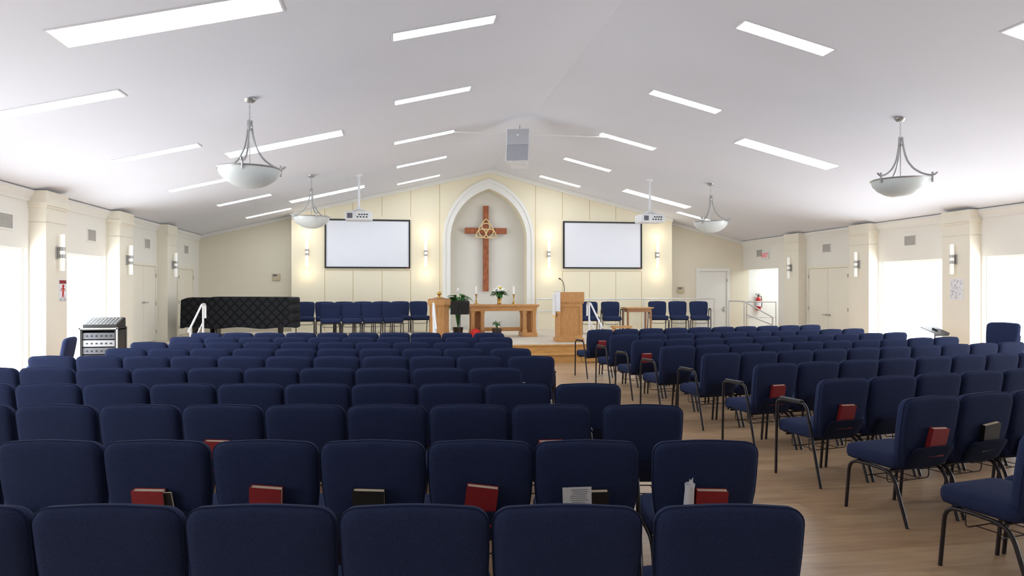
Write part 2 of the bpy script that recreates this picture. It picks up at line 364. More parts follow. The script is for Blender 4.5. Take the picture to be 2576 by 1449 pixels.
def chair(X,Y,rz,label,group,arms='',pouch=True,z=0):
    k=(arms,pouch)
    if k not in PROTO:
        t=PROTO[k]=make_chair(arms,pouch); t.location=(X,Y,z); t.rotation_euler=(0,0,rz); t['label']=label; t['group']=group; return t
    return dup(PROTO[k],(X,Y,z),rz,label,group)
LEFT=[(2.44,[-112,272,657,1042,1426,1834],4),(3.48,[-143,127,395,668,938,1208,1476,1774],6),(4.55,[-68,142,352,560,767,973,1179,1386,1617],7),
(5.57,[-47,122,291,460,629,797,966,1134,1302,1479],8),(6.69,[-24,118,260,401,541,682,822,962,1105,1246],9),(7.85,[130,250,368,487,606,727,847,969,1088,1206,1336],10),
(8.85,[317,424,530,637,744,849,956,1062,1167,1284],9),(9.88,[375,470,564,658,752,846,940,1035,1137,1239],9),(10.9,[469,556,643,730,817,903,989,1075,1161,1247],9),(11.96,[519,599,678,757,836,914,993,1071,1150,1230],9)]
CH={}
for r,(d,xs,ai) in enumerate(LEFT):
    n=len(xs)
    for i,px in enumerate(xs):
        X,Y=c2w((px-1288)/F*d,d); k=n-1-i
        CH['L',r,i]=chair(X,Y,-TH,'blue padded chair, %s from the aisle in the %s row, left seating block'%(NTH[k],ORD[r]),'blue chairs in the left seating block','r' if i==ai else '')
RIGHT=[(3.77,2.92,3),(4.90,2.90,4),(5.88,2.76,6),(7.08,2.645,8),(8.23,2.44,10),(9.28,2.18,10),(10.4,2.0,10),(11.55,1.84,10),(12.9,1.61,10)]
PH=math.radians(20)
for r,(d,x,n) in enumerate(RIGHT):
    for k in range(n):
        xx=x+.535*math.cos(PH)*k; dd=d+.535*math.sin(PH)*k
        X,Y=c2w(xx,dd)
        CH['R',r,k]=chair(X,Y,-TH+PH,'blue padded chair, %s from the aisle in the %s row, right seating block'%(NTH[k],ORD[r]),'blue chairs in the right seating block','l' if (k==0 and r>=2) else '')
# ================= BOOKS
def make_book(cm):
    t=E('hymnal','x','book'); w,h,th=.155,.205,.036
    bm=NB(); bx(bm,-w/2,w/2,-th/2,-th/2+.004,0,h,.001); bx(bm,-w/2,w/2,th/2-.004,th/2,0,h,.001); bx(bm,-w/2,-w/2+.005,-th/2+.004,th/2-.004,0,h); obj('cover',bm,cm,t)
    obj('pages',bx(NB(),-w/2+.005,w/2-.004,-th/2+.004,th/2-.004,.005,h-.004),M['page'],t); return t
BK={}
def book(ch,dx,dz,roll,kind,label,yaw=0):
    m=CH[ch]; mw=Matrix.Translation(m.location)@Matrix.Rotation(m.rotation_euler.z,4,'Z')
    z0=.45+dz; L=mw@Matrix.Translation((dx,rec(z0)-.070,z0))@Matrix.Rotation(.22,4,'X')@Matrix.Rotation(roll,4,'Y')@Matrix.Rotation(yaw,4,'Z')
    if kind not in BK:
        t=BK[kind]=make_book(M[kind]); t.name='hymnal' if kind=='red' else 'bible'
    else: t=dup(BK[kind],(0,0,0),0,label)
    t['label']=label; t['group']='books in chair back pouches'; t.location=L.to_translation(); t.rotation_euler=L.to_euler(); return t
book(('L',1,2),-.03,0,.02,'red','red hymnal with cream page edges beside a thin book, second nearest row, left')
book(('L',1,3),-.0,.015,.08,'red','red hymnal with pale pages showing, left of the black book in second nearest row')
book(('L',1,4),-.02,.0,.03,'blk','black covered book with cream pages alone in a chair pouch, second nearest row')
book(('L',1,5),-.01,.02,.12,'red','tilted all-red hymnal right of the black book, second nearest row')
book(('L',1,6),.03,-.005,-.03,'blk','black book behind the printed bulletin in a chair pouch')
book(('L',1,7),.02,.0,.02,'red','red hymnal beside the rolled white paper on the aisle chair')
book(('L',2,1),-.01,.0,.0,'red','hymnal top with pale pages at far left of the third nearest row')
book(('L',2,3),-.03,.01,.03,'red','red hymnal showing above chair tops in the third nearest row, left part')
book(('L',2,5),-.03,-.015,0,'red','sliver of dark red hymnal in third nearest row, middle')
book(('L',2,7),.0,.01,-.02,'red','red hymnal on the armed chair in the third nearest row, left block')
book(('R',1,0),.03,.02,.05,'red','red hymnal on the near aisle chair without arms, right block')
book(('R',1,1),.03,.02,-.12,'blk','black book with cream pages in second nearest row, right edge')
book(('R',2,0),-.0,.02,.03,'red','red hymnal on the nearest armed aisle chair, right block')
book(('R',3,0),-.0,.02,.0,'red','red hymnal on the second nearest armed aisle chair, right block')
book(('R',6,0),-.04,.03,.0,'red','red hymnal on the fifth armed aisle chair, right block')
book(('R',8,0),.02,.03,.0,'red','red hymnal on the farthest armed aisle chair near the platform')
def on_chair(ch,p,rx=.24,ry=0):
    m=CH[ch]; return Matrix.Translation(m.location)@Matrix.Rotation(m.rotation_euler.z,4,'Z')@Matrix.Translation(p)@Matrix.Rotation(rx,4,'X')@Matrix.Rotation(ry,4,'Y')
L=on_chair(('L',1,2),(.072,rec(.45)-.070,.45),.22,-.06); t=E('thin_book','thin dark book with pale edge right of the red hymnal, second nearest row','book',L.to_translation(),rot=L.to_euler())
obj('cover',bx(NB(),-.022,.022,-.006,.006,0,.19,.001),M['blk'],t); obj('pages',bx(NB(),-.020,.024,-.004,.004,.003,.1905),M['page'],t)
L=on_chair(('L',1,6),(-.045,rec(.45)-.094,.46),.22,-.04); t=E('bulletin','folded white printed bulletin in front of the black book','paper',L.to_translation(),rot=L.to_euler())
obj('sheet',bx(NB(),-.07,.07,-.001,.001,0,.215),M['paper'],t)
bm=NB()
for k in range(8): bx(bm,-.035+random.uniform(0,.02),.055-random.uniform(0,.02),-.0018,-.001,.20-k*.011,.203-k*.011)
obj('print_lines',bm,M['ink'],t)
L=on_chair(('L',1,7),(-.085,rec(.45)-.074,.46),.22,.0); 
bm=NB(); pr=[(.024,0),(.026,.12),(.023,.2),(.026,.225),(.010,.222)]; lathe(bm,pr,9); prism_y(bm,[(-.012,.2),(.014,.2),(.012,.262),(.002,.245),(-.004,.255)],-.004,-.002)
tag(obj('rolled_paper',bm,M['paper'],None,True,L.to_translation(),L.to_euler()),'crumpled rolled white paper beside the red hymnal on the aisle chair','paper')
L=on_chair(('L',2,2),(-.0,rec(.45)-.070,.46),.22,0); tag(obj('leaflet',bx(NB(),-.07,.07,-.002,.002,0,.175),M['paper'],None,False,L.to_translation(),L.to_euler()),'white leaflet edge showing in the third nearest row, left','paper')
# ================= PENDANTS
def make_pendant():
    t=E('pendant_light','x','pendant light')
    obj('canopy',lathe(NB(),[(0,.0),(.02,-.05),(.05,-.045),(.085,-.01),(.085,.0)],20),M['steel'],t,True,(0,0,.92))
    bm=NB()
    for k in range(7):
        z=.62+k*.035; pts=[(math.cos(a)*.011*(1 if k%2 else 0),math.cos(a)*.011*(0 if k%2 else 1),z+.022*math.sin(a)+.02) for a in [2*PI*j/8 for j in range(8)]]; tube(bm,pts,.003,5,True)
    obj('chain',bm,M['steel'],t,True)
    obj('stem',lathe(NB(),[(0,.62),(.012,.61),(.03,.58),(.035,.55),(.02,.52),(.008,.5),(.007,.02),(0,.02)],12),M['steel'],t,True)
    for k in range(3):
        a=2*PI*k/3+.5; ca,sa=math.cos(a),math.sin(a); 
        def q(r,z): return (r*ca,r*sa,z)
        pts=[q(.025,.64),q(.03,.55),q(.05,.42),q(.09,.28),(q(.17,.16)),q(.28,.08),q(.38,.045),q(.44,.05),q(.475,.08)]
        bm=NB(); tube(bm,[Vector(p) for p in arc(pts,3,.05)],.014,6); tube(bm,[q(.41,-.06),q(.41,.09)],.014,6)
        obj('arm',bm,M['steel'],t,True)
    obj('rim',tube(NB(),[(.40*math.cos(2*PI*j/36),.40*math.sin(2*PI*j/36),0) for j in range(36)],.012,6,True),M['steel'],t,True)
    obj('bowl',lathe(NB(),[(.40,.0),(.385,.0),(.36,-.07),(.30,-.14),(.2,-.2),(.1,-.235),(0,-.245),(0,-.255),(.1,-.245),(.21,-.21),(.315,-.145),(.375,-.075),(.40,.0)],36),M['glass'],t,True)
    return t
pp=None
for i,(X,Y,l) in enumerate([(-1.91,9.7,'near left frosted bowl pendant on curved nickel arms'),(-1.87,16.1,'far left frosted bowl pendant near the left screen'),(7.35,9.42,'near right frosted bowl pendant on curved nickel arms'),(7.4,15.95,'far right frosted bowl pendant near the right screen')]):
    z=ceil_z(X)-.92
    if pp is None: pp=make_pendant(); pp.location=(X,Y,z); pp['label']=l; pp['group']='frosted bowl pendants'
    else: dup(pp,(X,Y,z),.4*i,l)
# ================= SCONCES
def make_sconce(h,tm):
    t=E('wall_sconce','x','wall sconce')
    obj('back_plate',cb(NB(),0,-.01,0,.09,.02,.2,.004),M['steel'],t)
    obj('glass_tube',lathe(NB(),[(0,-h/2),(.034,-h/2),(.038,-h/2+.01),(.038,h/2-.01),(.034,h/2),(0,h/2)],16),tm,t,True,(0,-.085,0))
    bm=NB(); lathe(bm,[(.039,-.09),(.045,-.09),(.045,-.03),(.039,-.03)],16,(0,-.085,0)); lathe(bm,[(.039,.03),(.045,.03),(.045,.09),(.039,.09)],16,(0,-.085,0)); cb(bm,0,-.035,0,.03,.05,.14); obj('bracket',bm,M['steel'],t,True)
    return t
sa=None
for i,px in enumerate((773,1071,1380,1652)):
    p=on_y(px,638,AY); l=['lit tube sconce left of the left screen','lit tube sconce between left screen and arch','lit tube sconce between arch and right screen','lit tube sconce right of the right screen'][i]
    if sa is None: sa=make_sconce(.82,M['tube']); sa.location=(p.x,AY,2.69); sa['label']=l; sa['group']='sconces on the platform wall'
    else: dup(sa,(p.x,AY,2.69),0,l)
    pl=bpy.data.lights.new('sconce_glow','POINT'); pl.energy=2.2; pl.color=(1,.82,.56); pl.shadow_soft_size=.1
    for dz in (.6,-.6):
        lo=bpy.data.objects.new('sconce_glow',pl); COL.objects.link(lo); lo.location=(p.x,AY-.25,2.69+dz)
sp=None
for s,X,side in ((1,XL,'left'),(-1,XR,'right')):
    for i,(a,b) in enumerate(PY):
        l='white tube sconce on the %s pilaster of the %s wall'%(['nearest visible','middle','farthest'][i],side); loc=(X+s*.25,(a+b)/2,2.22); rz=PI/2 if s>0 else -PI/2
        if sp is None: sp=make_sconce(.60,M['tubeoff']); sp.location=loc; sp.rotation_euler=(0,0,rz); sp['label']=l; sp['group']='sconces on the side pilasters'
        else: dup(sp,loc,rz,l)
# ================= SCREENS
def screen(x0,x1,z0,z1,label):
    t=E('projection_screen',label,'projection screen',((x0+x1)/2,AY,z0)); w=x1-x0; h=z1-z0; b=.045
    bm=NB(); bx(bm,-w/2,w/2,-.05,0,0,b); bx(bm,-w/2,w/2,-.05,0,h-b,h); bx(bm,-w/2,-w/2+b,-.05,0,b,h-b); bx(bm,w/2-b,w/2,-.05,0,b,h-b); obj('frame',bm,M['black'],t)
    obj('screen_surface',bx(NB(),-w/2+b,w/2-b,-.03,0,b,h-b),M['screen'],t); obj('badge',bx(NB(),w/2-.09,w/2-.05,-.053,-.05,.015,.03),M['exitr'],t)
screen(on_y(817,600,AY).x,on_y(1032,600,AY).x,on_y(925,675,AY).z,on_y(925,552,AY).z,'white projection screen in black frame left of the arch')
screen(on_y(1416,600,AY).x,on_y(1614,600,AY).x,on_y(1515,676,AY).z,on_y(1515,558,AY).z,'white projection screen in black frame right of the arch')
# ================= CROSS
cy=AY+.28; cz=on_y(1223,581,cy).z; cx=on_y(1222,600,cy).x
t=E('wooden_cross','reddish cedar cross with pale trefoil knot hanging in the arched niche','cross',(cx,cy,0))
zt=on_y(1222,518,cy).z; zb=on_y(1222,733,cy).z
obj('upright',bx(NB(),-.085,.085,-.05,.05,zb,zt,.004),M['cedar'],t)
obj('crossbar',bx(NB(),-.65,.65,-.055,.055,cz-.09,cz+.09,.004),M['cedar'],t)
bm=NB()
def ribbon(bm,pts,w,th,y):
    n=len(pts); R=[]
    for i,p in enumerate(pts):
        a=Vector(pts[i-1]); b=Vector(pts[(i+1)%n]); tt=(b-a).normalized(); nn=Vector((-tt.y,tt.x)); pv=Vector(p)
        q=[pv+nn*w/2,pv-nn*w/2]; R.append([bm.verts.new((q[0].x,y,q[0].y)),bm.verts.new((q[1].x,y,q[1].y)),bm.verts.new((q[1].x,y-th,q[1].y)),bm.verts.new((q[0].x,y-th,q[0].y))])
    for i in range(n):
        a,b=R[i],R[(i+1)%n]
        for j in range(4): bm.faces.new((a[j],a[(j+1)%4],b[(j+1)%4],b[j]))
for k in range(3):
    a0=PI/2+k*2*PI/3; pts=[]
    for sgn in (1,-1):
        for i in range(12):
            u=i/12; lx=.42*u-.05; ly=sgn*.13*math.sin(u*PI)
            if sgn<0: lx=.32-.42*u+.05
            pts.append((lx*math.cos(a0)-ly*math.sin(a0),lx*math.sin(a0)+ly*math.cos(a0)))
    ribbon(bm,pts,.035,.02,-.057-.006*k)
ribbon(bm,[(.225*math.cos(2*PI*j/40),.225*math.sin(2*PI*j/40)) for j in range(40)],.032,.02,-.077)
obj('trefoil_knot',bm,M['knot'],t,False,(0,0,cz))
# ================= HANGING SPEAKER + PIPE
zc=4.83; Yc=14.45
xa=XL+(zc-EH)/SL; xb=XR-(zc-EH)/SL
bm=NB(); tube(bm,[(xa+.03,Yc,zc),(xb-.03,Yc,zc)],.012); 
tag(obj('support_pipe',bm,M['white'],None,True),'white pipe spanning the ceiling peak above the hanging loudspeaker','pipe')
t=E('hanging_loudspeaker','grey loudspeaker cabinet hanging under the ceiling peak','loudspeaker',at_d(1306,376,14.7),rot=(math.radians(-12),0,math.radians(-18)))
bm=NB(); prism(bm,[(-.24,-.24),(.24,-.24),(.17,.2),(-.17,.2)],lambda x,y:(x,y,-.35),lambda x,y:(x,y,.35)); obj('cabinet',bm,M['plast'],t)
obj('upper_grille',bx(NB(),-.22,.22,-.252,-.24,.0,.34),M['grey'],t); obj('lower_grille',bx(NB(),-.22,.22,-.252,-.24,-.34,-.005),M['greyd'],t)
obj('badge',bx(NB(),-.02,.02,-.258,-.252,.19,.23),M['plast'],t)
bm=NB(); tube(bm,[(-.1,0,.35),(-.03,.0,.45),(.03,0,.45),(.1,0,.35)],.01,6); tube(bm,[(0,0,.44),(0,-.02,.53)],.012,6); obj('bracket',bm,M['steel'],t,True)
# ================= PROJECTORS
def make_proj():
    t=E('projector','x','projector')
    obj('body',cb(NB(),0,0,0,.62,.5,.2,.02),M['plast'],t)
    bm=NB()
    for i,(x,z) in enumerate([(.02,.03),(.08,.03),(.14,.03),(.2,.03),(-.02,-.03),(.05,-.03),(.12,-.03),(.19,-.03)]): cb(bm,x,-.252,z,.035,.01,.03)
    obj('ports',bm,M['black'],t)
    obj('vent_grille',cb(NB(),-.2,-.253,0,.12,.01,.12),M['unit'],t)
    obj('lens',lathe(NB(),[(0,.0),(.05,0),(.06,.02),(.06,.07),(0,.07)],16),M['black'],t,True,(0,.24,0),(-PI/2,0,0))
    bm=NB()
    for a,b in ((-.2,-.12),(.2,-.12),(-.2,.12),(.2,.12)): tube(bm,[(a,b,.10),(a*.3,b*.3,.16)],.012,6)
    cb(bm,0,0,.17,.16,.16,.03); obj('mount',bm,M['plast'],t,True)
    obj('pole',tube(NB(),[(0,0,.18),(0,0,1.0)],.028,12),M['plast'],t,True); obj('ceiling_plate',lathe(NB(),[(0,-.04),(.05,-.04),(.09,0),(.09,.03),(0,.03)],16),M['plast'],t,True,(0,0,.99)); return t
p=on_ceil(903,440); p2=on_ceil(1635,452)
a=make_proj(); z=lambda q:ceil_z(q.x)-1.0
a.location=(p.x,p.y,z(p)); a['label']='white projector hanging on a pole in front of the left screen'; a['group']='ceiling projectors'
dup(a,(p2.x,p2.y,z(p2)),.05,'white projector hanging on a pole in front of the right screen')
# ================= WALL ITEMS
def make_vent(w,h):
    t=E('wall_vent','x','air vent'); bm=NB(); b=.025
    bx(bm,-w/2,w/2,-.012,0,-h/2,-h/2+b); bx(bm,-w/2,w/2,-.012,0,h/2-b,h/2); bx(bm,-w/2,-w/2+b,-.012,0,-h/2+b,h/2-b); bx(bm,w/2-b,w/2,-.012,0,-h/2+b,h/2-b); obj('frame',bm,M['white'],t)
    bm=NB(); 
    for k in range(9): cb(bm,0,-.006,-h/2+b+(h-2*b)*(k+.5)/9,w-2*b,.008,.012)
    bx(bm,-w/2+b,w/2-b,-.003,0,-h/2+b,h/2-b); obj('louvers',bm,M['slat'],t); return t
vt=None
for X,s,px,py,l in ((XL,1,14,555,'square vent above the leftmost window'),(XL,1,230,592,'square vent between first and second left pilasters'),(XL,1,370,613,'square vent above the first left wall door'),(XL,1,468,628,'square vent above the far left wall door'),
   (XR,-1,2290,605,'square vent above the right window'),(XR,-1,2080,624,'square vent above the right double door'),(XR,-1,1911,637,'square vent beside the red exit sign')):
    q=on_x(px,py,X); loc=(X,q.y,q.z); rz=PI/2 if s>0 else -PI/2
    if vt is None: vt=make_vent(.40,.26); vt.location=loc; vt.rotation_euler=(0,0,rz); vt['label']=l; vt['group']='square wall vents'
    else: dup(vt,loc,rz,l)
def text(s,size,m,parent,loc,rot=(PI/2,0,0),name='lettering'):
    c=bpy.data.curves.new('t','FONT'); c.body=s; c.size=size; c.align_x='CENTER'; c.align_y='CENTER'; c.extrude=.003
    o=bpy.data.objects.new('t',c); COL.objects.link(o); bpy.context.view_layer.update()
    me=bpy.data.meshes.new_from_object(o.evaluated_get(bpy.context.evaluated_depsgraph_get())); bpy.data.objects.remove(o)
    me.materials.clear(); me.materials.append(m); q=bpy.data.objects.new(name,me); COL.objects.link(q); q.parent=parent; q.location=loc; q.rotation_euler=rot; return q
q=on_x(1928,643,XR); t=E('exit_sign','small white exit sign with red letters high on the right wall','exit sign',(XR,q.y,q.z),-PI/2)
obj('housing',cb(NB(),0,-.03,0,.38,.06,.22,.008),M['plast'],t); text('EXIT',.19,M['exitr'],t,(0,-.062,0))
q=on_y(695,697,D); t=E('thermostat','beige thermostat on the recessed wall left of the platform panels','thermostat',(q.x,D,q.z)); obj('body',cb(NB(),0,-.02,0,.24,.04,.2,.01),M['beige'],t); obj('display',cb(NB(),-.03,-.042,.05,.12,.006,.05),M['unit'],t)
q=on_y(1712,729,D); t=dup(t,(q.x,D,q.z),0,'beige thermostat on the recessed wall beside the rear right door')
def poster(X,s,px,py,w,h,l,kind):
    q=on_x(px,py,X+s*.25); t=E('poster',l,'poster',(X+s*.25,q.y,q.z),PI/2 if s>0 else -PI/2); obj('sheet',cb(NB(),0,-.003,0,w,.006,h),M['paper'],t)
    bm=NB()
    if kind:
        cb(bm,0,-.008,h*.38,w*.9,.004,h*.16); obj('header_band',bm,M['red'],t)
        bm=NB(); lathe(bm,[(0,-.02),(.02,-.012),(.022,0),(.015,.02),(0,.024)],10,(0,-.008,h*.2)); tube(bm,[(0,-.008,h*.15),(0,-.008,-h*.1)],.014,6)
        for k in (-1,1): tube(bm,[(k*.012,-.008,-h*.1),(k*.03,-.008,-h*.32)],.008,5); tube(bm,[(0,-.008,h*.13),(k*.07,-.008,h*.04),(k*.05,-.008,-h*.04)],.006,5)
        obj('printed_figure',bm,M['redf'],t,True); bm=NB()
        for k in range(5): cb(bm,-w*.25+.0,-.007,-h*.36-k*.012,w*.35,.002,.004); cb(bm,w*.25,-.007,-h*.36-k*.012,w*.35,.002,.004)
        obj('print_lines',bm,M['ink'],t)
    else:
        for k in range(40):
            x=random.uniform(-w*.42,w*.42); z=random.uniform(-h*.44,h*.44); a=random.uniform(0,6.3); r=.018
            tube(bm,[(x+r*math.cos(a+j),-.007,z+r*math.sin(a+j)*.8) for j in range(5)],.0022,4)
        obj('printed_doodles',bm,M['ink'],t)
poster(XL,1,157,730,.26,.36,'poster with red header and small figure on the nearest left pilaster',1)
poster(XR,-1,2407,728,.34,.42,'paper with small grey doodles on the nearest right pilaster',0)
q=on_y(1908,760,D-.1); t=E('fire_extinguisher','red fire extinguisher on the white hallway wall','fire extinguisher',(q.x,D-.1,q.z-.28))
obj('cylinder',lathe(NB(),[(0,0),(.07,.01),(.08,.03),(.08,.36),(.06,.42),(.025,.45),(.025,.47),(0,.47)],18),M['extr'],t,True)
bm=NB(); tube(bm,arc([(0,-.02,.48),(.09,-.02,.48),(.11,-.02,.3),(.09,-.05,.1)],4,.06),.012,6); obj('hose',bm,M['black'],t,True)
bm=NB(); cb(bm,0,0,.49,.05,.05,.05); cb(bm,-.03,0,.55,.16,.03,.015); cb(bm,-.03,0,.515,.13,.03,.012); obj('valve_handle',bm,M['black'],t); obj('label_band',lathe(NB(),[(.0805,.14),(.082,.14),(.082,.28),(.0805,.28)],18),M['paper'],t,True)
obj('bracket',bx(NB(),-.03,.03,.06,.099,.1,.42),M['steel'],t)
# ================= PLATFORM FURNITURE
def P(px,d): r=at_d(px,726,d); return (r.x,r.y,STG)
w=1.84; t=E('communion_table','long honey oak communion table in front of the arch','table',P(1264,18.5),0); hgt=.84
obj('tabletop',bx(NB(),-w/2,w/2,-.33,.33,hgt-.05,hgt,.008),M['oakt'],t); bm=NB(); bx(bm,-w/2+.06,w/2-.06,-.28,.28,hgt-.17,hgt-.05); bx(bm,-w/2+.03,w/2-.03,-.30,.30,hgt-.075,hgt-.05); obj('apron',bm,M['oakt'],t)
for x in (-.80,-.55,.55,.80):
    for y in (-.22,.22):
        bm=NB(); cb(bm,x,y,(hgt-.17+.1)/2+.0,.085,.085,hgt-.27,.006); cb(bm,x,y,.15,.11,.11,.08); cb(bm,x,y,hgt-.2,.11,.11,.05); obj('leg',bm,M['oak'],t)
for x0,x1 in ((-.88,-.47),(.47,.88)):
    obj('plinth',bx(NB(),x0,x1,-.29,.29,0,.11,.008),M['oak'],t); obj('end_panel',bx(NB(),x0+.12,x1-.12,-.02,.02,.11,hgt-.17),M['oakd'],t)
obj('stretcher',bx(NB(),-.47,.47,-.03,.03,.14,.24),M['oak'],t)
CTZ=STG+hgt
def make_candle():
    t=E('candlestick','x','candlestick')
    obj('holder',lathe(NB(),[(0,0),(.07,0),(.07,.012),(.03,.035),(.014,.06),(.024,.09),(.012,.12),(.012,.19),(.026,.21),(.012,.225),(.035,.25),(.04,.262),(0,.262)],18),M['brass'],t,True)
    obj('candle',lathe(NB(),[(0,.262),(.022,.262),(.022,.47),(.016,.475),(0,.472)],14),M['wax'],t,True); obj('wick',tube(NB(),[(0,0,.472),(0,.002,.492)],.002,4),M['black'],t); return t
q=at_d(1198,726,18.5); a=make_candle(); a.location=(q.x,q.y,CTZ); a['label']='brass candlestick with white candle left of the flowers'; a['group']='altar candlesticks'
q=at_d(1291,726,18.4); dup(a,(q.x,q.y-.08,CTZ),0,'brass candlestick with white candle right of the flowers')
def leaves(bm,n,h,spread,lw,ll,seed,z0=0):
    R=random.Random(seed)
    for k in range(n):
        a=k*2.399+R.uniform(-.3,.3); s=R.uniform(.25,1)*spread; H=h*R.uniform(.6,1); base=Vector((0,0,z0)); tip=Vector((math.cos(a)*s,math.sin(a)*s,z0+H)); 
        tube(bm,[base,base.lerp(tip,.5)+Vector((0,0,H*.12)),tip],.0035,4)
        dirv=Vector((math.cos(a)*.8,math.sin(a)*.8,R.uniform(-.2,.6))).normalized(); side=Vector((-math.sin(a),math.cos(a),0)); L_=ll*R.uniform(.7,1.1); prev=None
        for i in range(6):
            tt=i/5; c=tip+dirv*L_*tt+Vector((0,0,-.35*L_*tt*tt)); ww=lw*math.sin(PI*min(.98,.08+tt*.92))*.5+.001
            cur=(bm.verts.new(c+side*ww+Vector((0,0,ww*.3))),bm.verts.new(c),bm.verts.new(c-side*ww+Vector((0,0,ww*.3))))
            if prev: bm.faces.new((prev[0],prev[1],cur[1],cur[0])); bm.faces.new((prev[1],prev[2],cur[2],cur[1]))
            prev=cur
    return bm
def potm(r,h): return lathe(NB(),[(0,0),(r*.75,0),(r,h),(r*.9,h),(r*.85,h-.03),(0,h-.03)],20)
t=E('potted_plant','leafy peace lily in a dark pot behind the music stand','plant',P(1152,18.3)); obj('pot',potm(.14,.25),M['pot'],t,True); obj('foliage',leaves(NB(),60,.86,.17,.13,.27,3,.2),M['leaf'],t,True)
bm=NB(); tube(bm,[(.02,0,.2),(.0,0,.95),(0,-.02,1.2)],.004,4); lathe(bm,[(0,0),(.03,.04),(.02,.1),(0,.14)],8,(0,-.02,1.14)); obj('spathe',bm,M['petal'],t,True)
t=E('potted_plant','small leafy plant in a dark pot under the communion table','plant',P(1250,17.95)); obj('pot',potm(.13,.24),M['pot'],t,True); obj('foliage',leaves(NB(),18,.2,.06,.06,.12,5,.2),M['leaf'],t,True)
q=at_d(1256,726,18.5); t=E('flower_arrangement','vase of white and yellow flowers with green leaves on the communion table','flowers',(q.x,q.y,CTZ))
obj('vase',lathe(NB(),[(0,0),(.05,0),(.06,.03),(.045,.08),(.065,.15),(.055,.15),(.04,.08),(0,.06)],18),M['brass'],t,True); obj('foliage',leaves(NB(),70,.24,.13,.06,.18,9,.1),M['leaf'],t,True)
R=random.Random(4)
for k in range(16):
    a=k*2.4; s=.17*math.sqrt(k/16); pos=(math.cos(a)*s,math.sin(a)*s,.47-s*.8+R.uniform(-.02,.02))
    mm=M['yellow'] if k==2 else M['petal']; bm=NB(); lathe(bm,[(0,-.02),(.03,-.015),(.055,.01),(.035,.03),(.014,.022),(0,.032)],10); obj('blossom',bm,mm,t,True,pos)
t=E('red_cloth_bundle','crumpled red and yellow cloth bundle on the platform by the pot','cloth',P(1196,17.9)); bm=NB(); bmesh.ops.create_icosphere(bm,subdivisions=3,radius=.13)
for v in bm.verts: v.co*=1+.22*math.sin(v.co.x*60)*math.cos(v.co.y*50+v.co.z*40); v.co.z=max(0,v.co.z*1.1+.09)
obj('red_fabric',bm,M['redf'],t,True); bm=NB(); bmesh.ops.create_icosphere(bm,subdivisions=2,radius=.07)
for v in bm.verts: v.co.z=max(0,v.co.z*.6+.03)
obj('yellow_fabric',bm,M['yellow'],t,True,(-.12,-.05,0))
def music_stand(loc,rz,h,l,tilt=.25):
    t=E('music_stand',l,'music stand',loc,rz); bm=NB(); tube(bm,[(0,0,.12),(0,0,h-.02)],.012,8); obj('post',bm,M['black'],t,True)
    for k in range(3):
        a=k*2*PI/3+.5; obj('leg',tube(NB(),arc([(0,0,.22),(.12*math.cos(a),.12*math.sin(a),.1),(.2*math.cos(a),.2*math.sin(a),.01)],3,.05),.009,6),M['black'],t,True)
    bm=NB(); cb(bm,0,0,0,.46,.012,.34,.004); cb(bm,0,.03,-.16,.46,.05,.008); cb(bm,0,-.02,0,.05,.03,.1); obj('desk',bm,M['black'],t,False,(0,0,h),(tilt,0,0))
music_stand(P(1157,17.3),0,.78,'black music stand between the oak font and communion table')
q=on_x(2352,828,10.6); music_stand((10.6,q.y,0),.3,.80,'black music stand silhouetted against the right window',-1.2)
t=E('baptismal_font','octagonal oak font pedestal with brass finial left of the plant','font',P(1105,17.7),0)
def octa(bm,r,z0,z1,r2=None):
    r2=r2 or r; a=[bm.verts.new((r*math.cos(PI/8+i*PI/4),r*math.sin(PI/8+i*PI/4),z0)) for i in range(8)]; b=[bm.verts.new((r2*math.cos(PI/8+i*PI/4),r2*math.sin(PI/8+i*PI/4),z1)) for i in range(8)]
    bm.faces.new(a); bm.faces.new(b)
    for i in range(8): bm.faces.new((a[i],a[(i+1)%8],b[(i+1)%8],b[i]))
bm=NB(); octa(bm,.28,0,.1); octa(bm,.27,.1,.14,.25); obj('base',bm,M['oak'],t)
bm=NB(); octa(bm,.24,.14,.8); 
for i in range(8):
    a=PI/8+i*PI/4; cb(bm,.24*math.cos(a),.24*math.sin(a),.47,.03,.03,.66)
obj('shaft',bm,M['oak'],t); bm=NB(); octa(bm,.25,.8,.85,.30); octa(bm,.31,.85,.97); obj('basin',bm,M['oakt'],t); bm=NB(); octa(bm,.31,.97,1.0,.27); octa(bm,.2,1.0,1.03,.1); obj('lid',bm,M['oakd'],t)
obj('finial',lathe(NB(),[(0,1.03),(.05,1.03),(.05,1.05),(.015,1.07),(.05,1.1),(.06,1.13),(.04,1.17),(0,1.18)],14),M['brass'],t,True)
t=E('pulpit','honey oak pulpit with slanted desk at the right platform edge','pulpit',P(1430,16.8),-TH*.5)
obj('base',bx(NB(),-.33,.33,-.28,.28,0,.09,.008),M['oakt'],t); obj('body',bx(NB(),-.29,.29,-.24,.24,.09,.9),M['oak'],t)
bm=NB()
for x0,x1,z0,z1 in ((-.29,-.23,.09,.9),(.23,.29,.09,.9),(-.23,.23,.09,.16),(-.23,.23,.83,.9)): bx(bm,x0,x1,-.258,-.24,z0,z1)
obj('front_frame',bm,M['oakt'],t); bm=NB(); bx(bm,-.32,.32,-.27,.27,.9,.95,.006); prism_x(bm,[(-.26,.95),(.26,.95),(.26,1.02),(-.26,1.14)],-.31,.31); obj('desk',bm,M['oakt'],t); bm=NB(); bx(bm,-.33,.33,-.285,-.265,.93,1.17,.004); obj('desk_front_board',bm,M['oak'],t)
